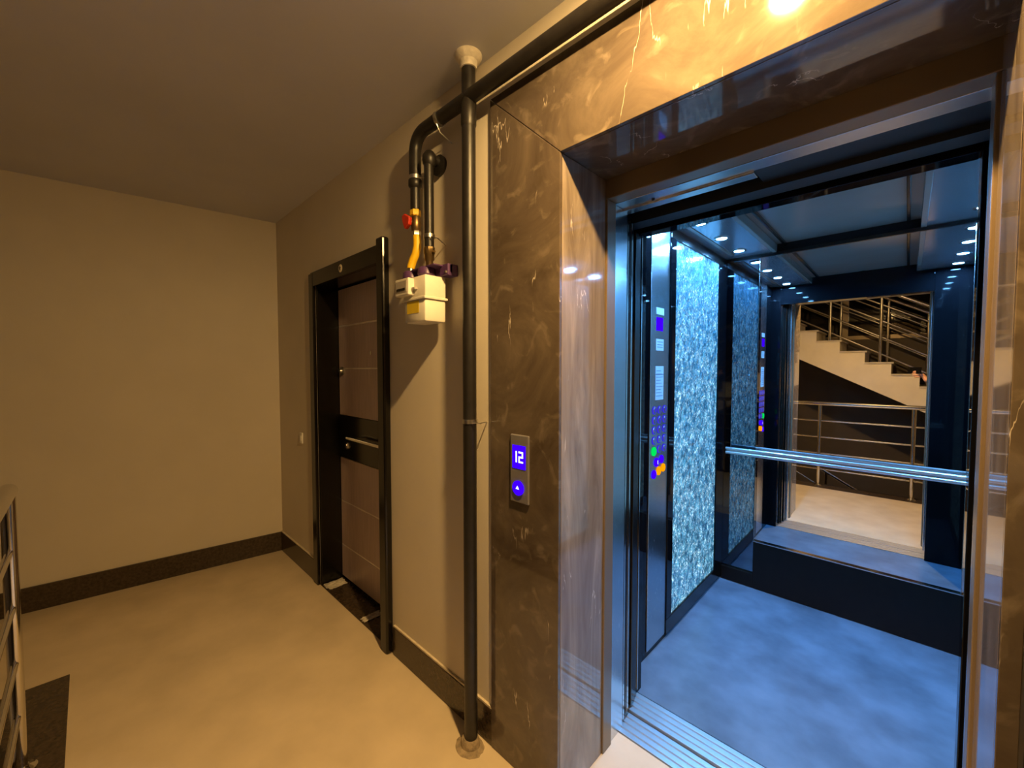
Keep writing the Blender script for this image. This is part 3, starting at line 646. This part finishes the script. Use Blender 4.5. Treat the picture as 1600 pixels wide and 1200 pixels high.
# ------------------------------------------------------------------ stairs
RS, TR, SX0 = 0.1604, 0.276, -0.161 + 0.276 * 9
def staircase(name, label, y0, y1, dz, n):
    t = thing(name, label, 'staircase', (SX0, (y0 + y1) / 2, dz))
    poly = [(SX0, dz)]
    for k in range(n): poly += [(SX0 - k * TR, dz + (k + 1) * RS - 0.022), (SX0 - (k + 1) * TR, dz + (k + 1) * RS - 0.022)]
    xe, ze = SX0 - n * TR, dz + n * RS
    poly += [(xe, ze - 0.47), (SX0 - 0.35, dz)]
    prism('stringer', poly, 'Y', y0, y1, 'stair', t)
    for k in range(n):
        box('tread', SX0 - (k + 1) * TR - 0.002, SX0 - k * TR + 0.022, y0 - 0.012, y1 + 0.012, dz + (k + 1) * RS - 0.022, dz + (k + 1) * RS, 'tread', t)
    return t
def stair_rail(stair, y, dz, n, xs, off):
    t = stair
    nz = lambda x: dz + (SX0 - x) / TR * RS
    for x in xs: tube('post', [(x, y, dz + math.ceil((SX0 - x) / TR) * RS), (x, y, nz(x) + off[-1])], 0.019, 'chrome', t, 14)
    xa, xb = xs[0] + 0.06, xs[-1] - 0.06
    for k, o in enumerate(off): tube('handrail' if k == len(off) - 1 else 'rail', [(xa, y, nz(xa) + o), (xb, y, nz(xb) + o)], 0.024 if k == len(off) - 1 else 0.0105, 'chrome', t, 12)
    return t
OFF = (0.21, 0.44, 0.66, 0.88, 1.08)
up = staircase('staircase', 'white staircase flight with chrome railings rising behind the landing railing, seen in the lift mirror', -3.22, -2.30, 0.0, 18)
stair_rail(up, -2.345, 0, 18, [1.93, 1.38, 0.83, 0.27, -0.28, -0.835, -1.39, -1.95, -2.5], OFF)
stair_rail(up, -3.17, 0, 18, [1.93, 1.38, 0.80, 0.20, -0.23, -0.79, -1.34, -1.95, -2.5], OFF)
down = staircase('staircase', 'lower staircase flight with railing going down into the dark stairwell', -3.22, -2.30, -3.05, 19)
stair_rail(down, -2.345, -3.05, 19, [1.38, 0.83, 0.27, -0.28, -0.835, -1.39, -1.95, -2.5], (0.28, 0.51, 0.73, 0.93, 1.20))

# ------------------------------------------------------------------ photographer at the right, whose hand shows in the mirror
def skin_mesh(name, verts, edges, root, m, parent=None, sub=2):
    me = bpy.data.meshes.new(name); me.from_pydata([v[0] for v in verts], edges, [])
    o = bpy.data.objects.new(name, me); C.objects.link(o); me.materials.append(M[m])
    md = o.modifiers.new('skin', 'SKIN'); md.use_smooth_shade = True
    for i, v in enumerate(verts):
        r = v[1]; me.skin_vertices[0].data[i].radius = r if hasattr(r, '__len__') else (r, r)
        me.skin_vertices[0].data[i].use_root = (i == root)
    s = o.modifiers.new('sub', 'SUBSURF'); s.levels = 1; s.render_levels = sub
    if parent is not None: adopt(o, parent)
    return o
bx, by = 0.62, -0.86
pe = thing('person', 'person in dark clothes holding up a phone, one hand showing in the lift mirror', 'person', (bx, by, 0))
fx, fy = -0.80, 0.60          # facing
sx, sy = -fy, fx              # towards the person's left... screen right is -s
def bpnt(f, s, z): return (bx + fx * f + sx * s, by + fy * f + sy * s, z)
hand = Vector((0.105, -1.075, 1.450))
V = [(bpnt(0, 0, 0.92), (0.185, 0.135)), (bpnt(0.01, 0, 1.12), (0.155, 0.115)), (bpnt(0, 0, 1.32), (0.16, 0.12)), (bpnt(-0.01, 0, 1.44), (0.11, 0.09)), (bpnt(0.0, 0, 1.52), 0.058), (bpnt(0.03, 0, 1.60), 0.062),
     (bpnt(0.03, 0, 1.68), (0.082, 0.098)), (bpnt(0.03, 0, 1.75), (0.070, 0.085)),
     (bpnt(0, 0.19, 1.41), 0.062), (bpnt(0.12, 0.26, 1.20), 0.046), tuple([(hand.x + 0.055, hand.y + 0.03, hand.z - 0.075), 0.030]),
     (bpnt(0, -0.19, 1.41), 0.062), (bpnt(0.02, -0.25, 1.14), 0.046), (bpnt(0.10, -0.24, 0.92), 0.034), (bpnt(0.105, -0.24, 0.90), 0.032),
     (bpnt(0, 0.10, 0.88), 0.085), (bpnt(0.02, 0.11, 0.48), 0.060), (bpnt(-0.02, 0.11, 0.09), 0.042), (bpnt(0.12, 0.13, 0.035), (0.040, 0.028)),
     (bpnt(0, -0.10, 0.88), 0.085), (bpnt(0.02, -0.11, 0.48), 0.060), (bpnt(-0.02, -0.11, 0.09), 0.042), (bpnt(0.12, -0.13, 0.035), (0.040, 0.028))]
E_ = [(0, 1), (1, 2), (2, 3), (3, 4), (4, 5), (5, 6), (6, 7), (3, 8), (8, 9), (9, 10), (3, 11), (11, 12), (12, 13), (13, 14), (0, 15), (15, 16), (16, 17), (17, 18), (0, 19), (19, 20), (20, 21), (21, 22)]
body = skin_mesh('body', V, E_, 0, 'jacket', pe)
# skin for the head, neck and the far hand by height
body.data.materials.append(M['skin'])
# head as its own skin-coloured shell with a face
hb = bmesh.new(); bmesh.ops.create_uvsphere(hb, u_segments=24, v_segments=16, radius=1.0)
hc = Vector(bpnt(0.035, 0, 1.655)); f3 = Vector((fx, fy, 0)); s3 = Vector((sx, sy, 0))
for v in hb.verts:
    c = v.co.copy(); f = c.y * 0.098; s = c.x * 0.078; z = c.z * 0.118
    if c.z < 0: s *= 1 + 0.25 * c.z; f *= 1 + 0.10 * c.z
    if c.y > 0.9 and abs(c.x) < 0.25 and -0.35 < c.z < 0.15: f += 0.020
    v.co = hc + f3 * f + s3 * s + Vector((0, 0, z))
hd = link('head', hb, 'skin', pe, True)
for q in (-1, 1):
    lathe('eye', [(0.0001, -0.006), (0.008, -0.003), (0.010, 0.0), (0.0001, 0.004)], hc + f3 * 0.090 + s3 * (0.030 * q) + Vector((0, 0, 0.012)), 'white', hd, 12, 'Y')
    lathe('ear', [(0.0001, -0.012), (0.020, -0.006), (0.026, 0.0), (0.0001, 0.008)], hc + s3 * (0.078 * q), 'skin', hd, 12, 'X')
box('mouth', hc.x + fx * 0.090 - 0.018, hc.x + fx * 0.090 + 0.018, hc.y + fy * 0.090 - 0.014, hc.y + fy * 0.090 + 0.010, hc.z - 0.062, hc.z - 0.054, 'red', hd, 0.002)
hb = bmesh.new(); bmesh.ops.create_uvsphere(hb, u_segments=24, v_segments=14, radius=1.0)
bmesh.ops.delete(hb, geom=[v for v in hb.verts if v.co.z < -0.1 + 0.75 * max(0, v.co.y)], context='VERTS')
for v in hb.verts: v.co = hc + f3 * (v.co.y * 0.106 - 0.006) + s3 * (v.co.x * 0.086) + Vector((0, 0, v.co.z * 0.128))
link('hair', hb, 'hair', pe, True)
# trousers over the legs
for q in (1, -1):
    hb = bmesh.new(); atube(hb, [bpnt(0, 0.075 * q, 0.93), bpnt(0, 0.080 * q, 0.90), bpnt(0.005, 0.090 * q, 0.80), bpnt(0.015, 0.10 * q, 0.65), bpnt(0.02, 0.11 * q, 0.48), bpnt(-0.005, 0.11 * q, 0.28), bpnt(-0.02, 0.11 * q, 0.06)], [0.070, 0.092, 0.098, 0.090, 0.076, 0.068, 0.064], 18)
    link('trouser_leg', hb, 'trousers', pe, True)
    hb = bmesh.new(); atube(hb, [bpnt(-0.075, 0.105 * q, 0.045), bpnt(0.02, 0.112 * q, 0.050), bpnt(0.12, 0.125 * q, 0.042), bpnt(0.195, 0.135 * q, 0.036)], [0.034, 0.048, 0.044, 0.026], 14)
    link('shoe', hb, 'shoe', pe, True)
# lowered hand
lh = Vector(bpnt(0.13, -0.24, 0.81)); dn = Vector((0, 0, -1))
skin_mesh('hand', [(bpnt(0.10, -0.24, 0.90), 0.024), (tuple(lh + Vector((0, 0, 0.04))), (0.026, 0.020)), (tuple(lh), (0.034, 0.017)), (tuple(lh + dn * 0.03), (0.032, 0.014))], [(0, 1), (1, 2), (2, 3)], 1, 'skin', pe)
for k in range(4):
    b0 = lh + dn * 0.025 + f3 * (0.030 - 0.019 * k); ln = (0.070, 0.078, 0.072, 0.056)[k]
    skin_mesh('finger', [(tuple(b0), 0.0085), (tuple(b0 + dn * ln * 0.5 + s3 * 0.004), 0.0085), (tuple(b0 + dn * ln + s3 * 0.018), 0.0075)], [(0, 1), (1, 2)], 0, 'skin', pe, 1)
b0 = lh + f3 * 0.03
skin_mesh('thumb', [(tuple(b0), 0.011), (tuple(b0 + f3 * 0.018 + dn * 0.026), 0.010), (tuple(b0 + f3 * 0.022 + dn * 0.052 + s3 * 0.006), 0.0085)], [(0, 1), (1, 2)], 0, 'skin', pe, 1)
# raised hand gripping the phone: palm plus five fingers
hv = [((hand.x + 0.055, hand.y + 0.03, hand.z - 0.075), 0.026), ((hand.x + 0.030, hand.y + 0.012, hand.z - 0.036), (0.030, 0.022)), ((hand.x + 0.012, hand.y + 0.012, hand.z - 0.004), (0.036, 0.018)), ((hand.x + 0.0, hand.y + 0.014, hand.z + 0.020), (0.032, 0.015))]
he = [(0, 1), (1, 2), (2, 3)]
skin_mesh('hand', hv, he, 1, 'skin', pe)
for k, (dz, ln) in enumerate(((0.032, 0.068), (0.012, 0.076), (-0.008, 0.070), (-0.026, 0.056))):
    b0 = hand + Vector((0.004, 0.014, dz)); r = 0.0085
    skin_mesh('finger', [(tuple(b0), r), (tuple(b0 + Vector((-ln * 0.42, 0.010, 0.004))), r), (tuple(b0 + Vector((-ln * 0.78, 0.008, 0.002))), r * 0.92), (tuple(b0 + Vector((-ln, -0.002, -0.002))), r * 0.8)], [(0, 1), (1, 2), (2, 3)], 0, 'skin', pe, 1)
t0 = hand + Vector((0.020, -0.002, -0.020))
skin_mesh('thumb', [(tuple(t0), 0.011), (tuple(t0 + Vector((-0.010, -0.024, 0.022))), 0.010), (tuple(t0 + Vector((-0.034, -0.028, 0.034))), 0.0085)], [(0, 1), (1, 2)], 0, 'skin', pe, 1)
# phone just behind the lens position
ph = thing('phone', 'dark phone held up beside the railing by the photographer', 'phone', (0.07, -1.09, 1.47))
F3 = Vector((-math.sin(math.radians(44)), math.cos(math.radians(44)), 0)); R3 = Vector((math.cos(math.radians(44)), math.sin(math.radians(44)), 0))
def phonebox(name, r0, r1, f0, f1, z0, z1, m):
    bm = bmesh.new(); abox(bm, r0, r1, f0, f1, z0, z1, 0.0015)
    for v in bm.verts: v.co = Vector((CAM.x, CAM.y, 0)) + R3 * v.co.x + F3 * v.co.y + Vector((0, 0, v.co.z))
    return link(name, bm, m, ph)
phonebox('phone_body', -0.012, 0.134, -0.016, -0.008, 1.462, 1.532, 'blackglass')
phonebox('lens_plate', -0.008, 0.022, -0.0078, -0.0062, 1.500, 1.528, 'black')
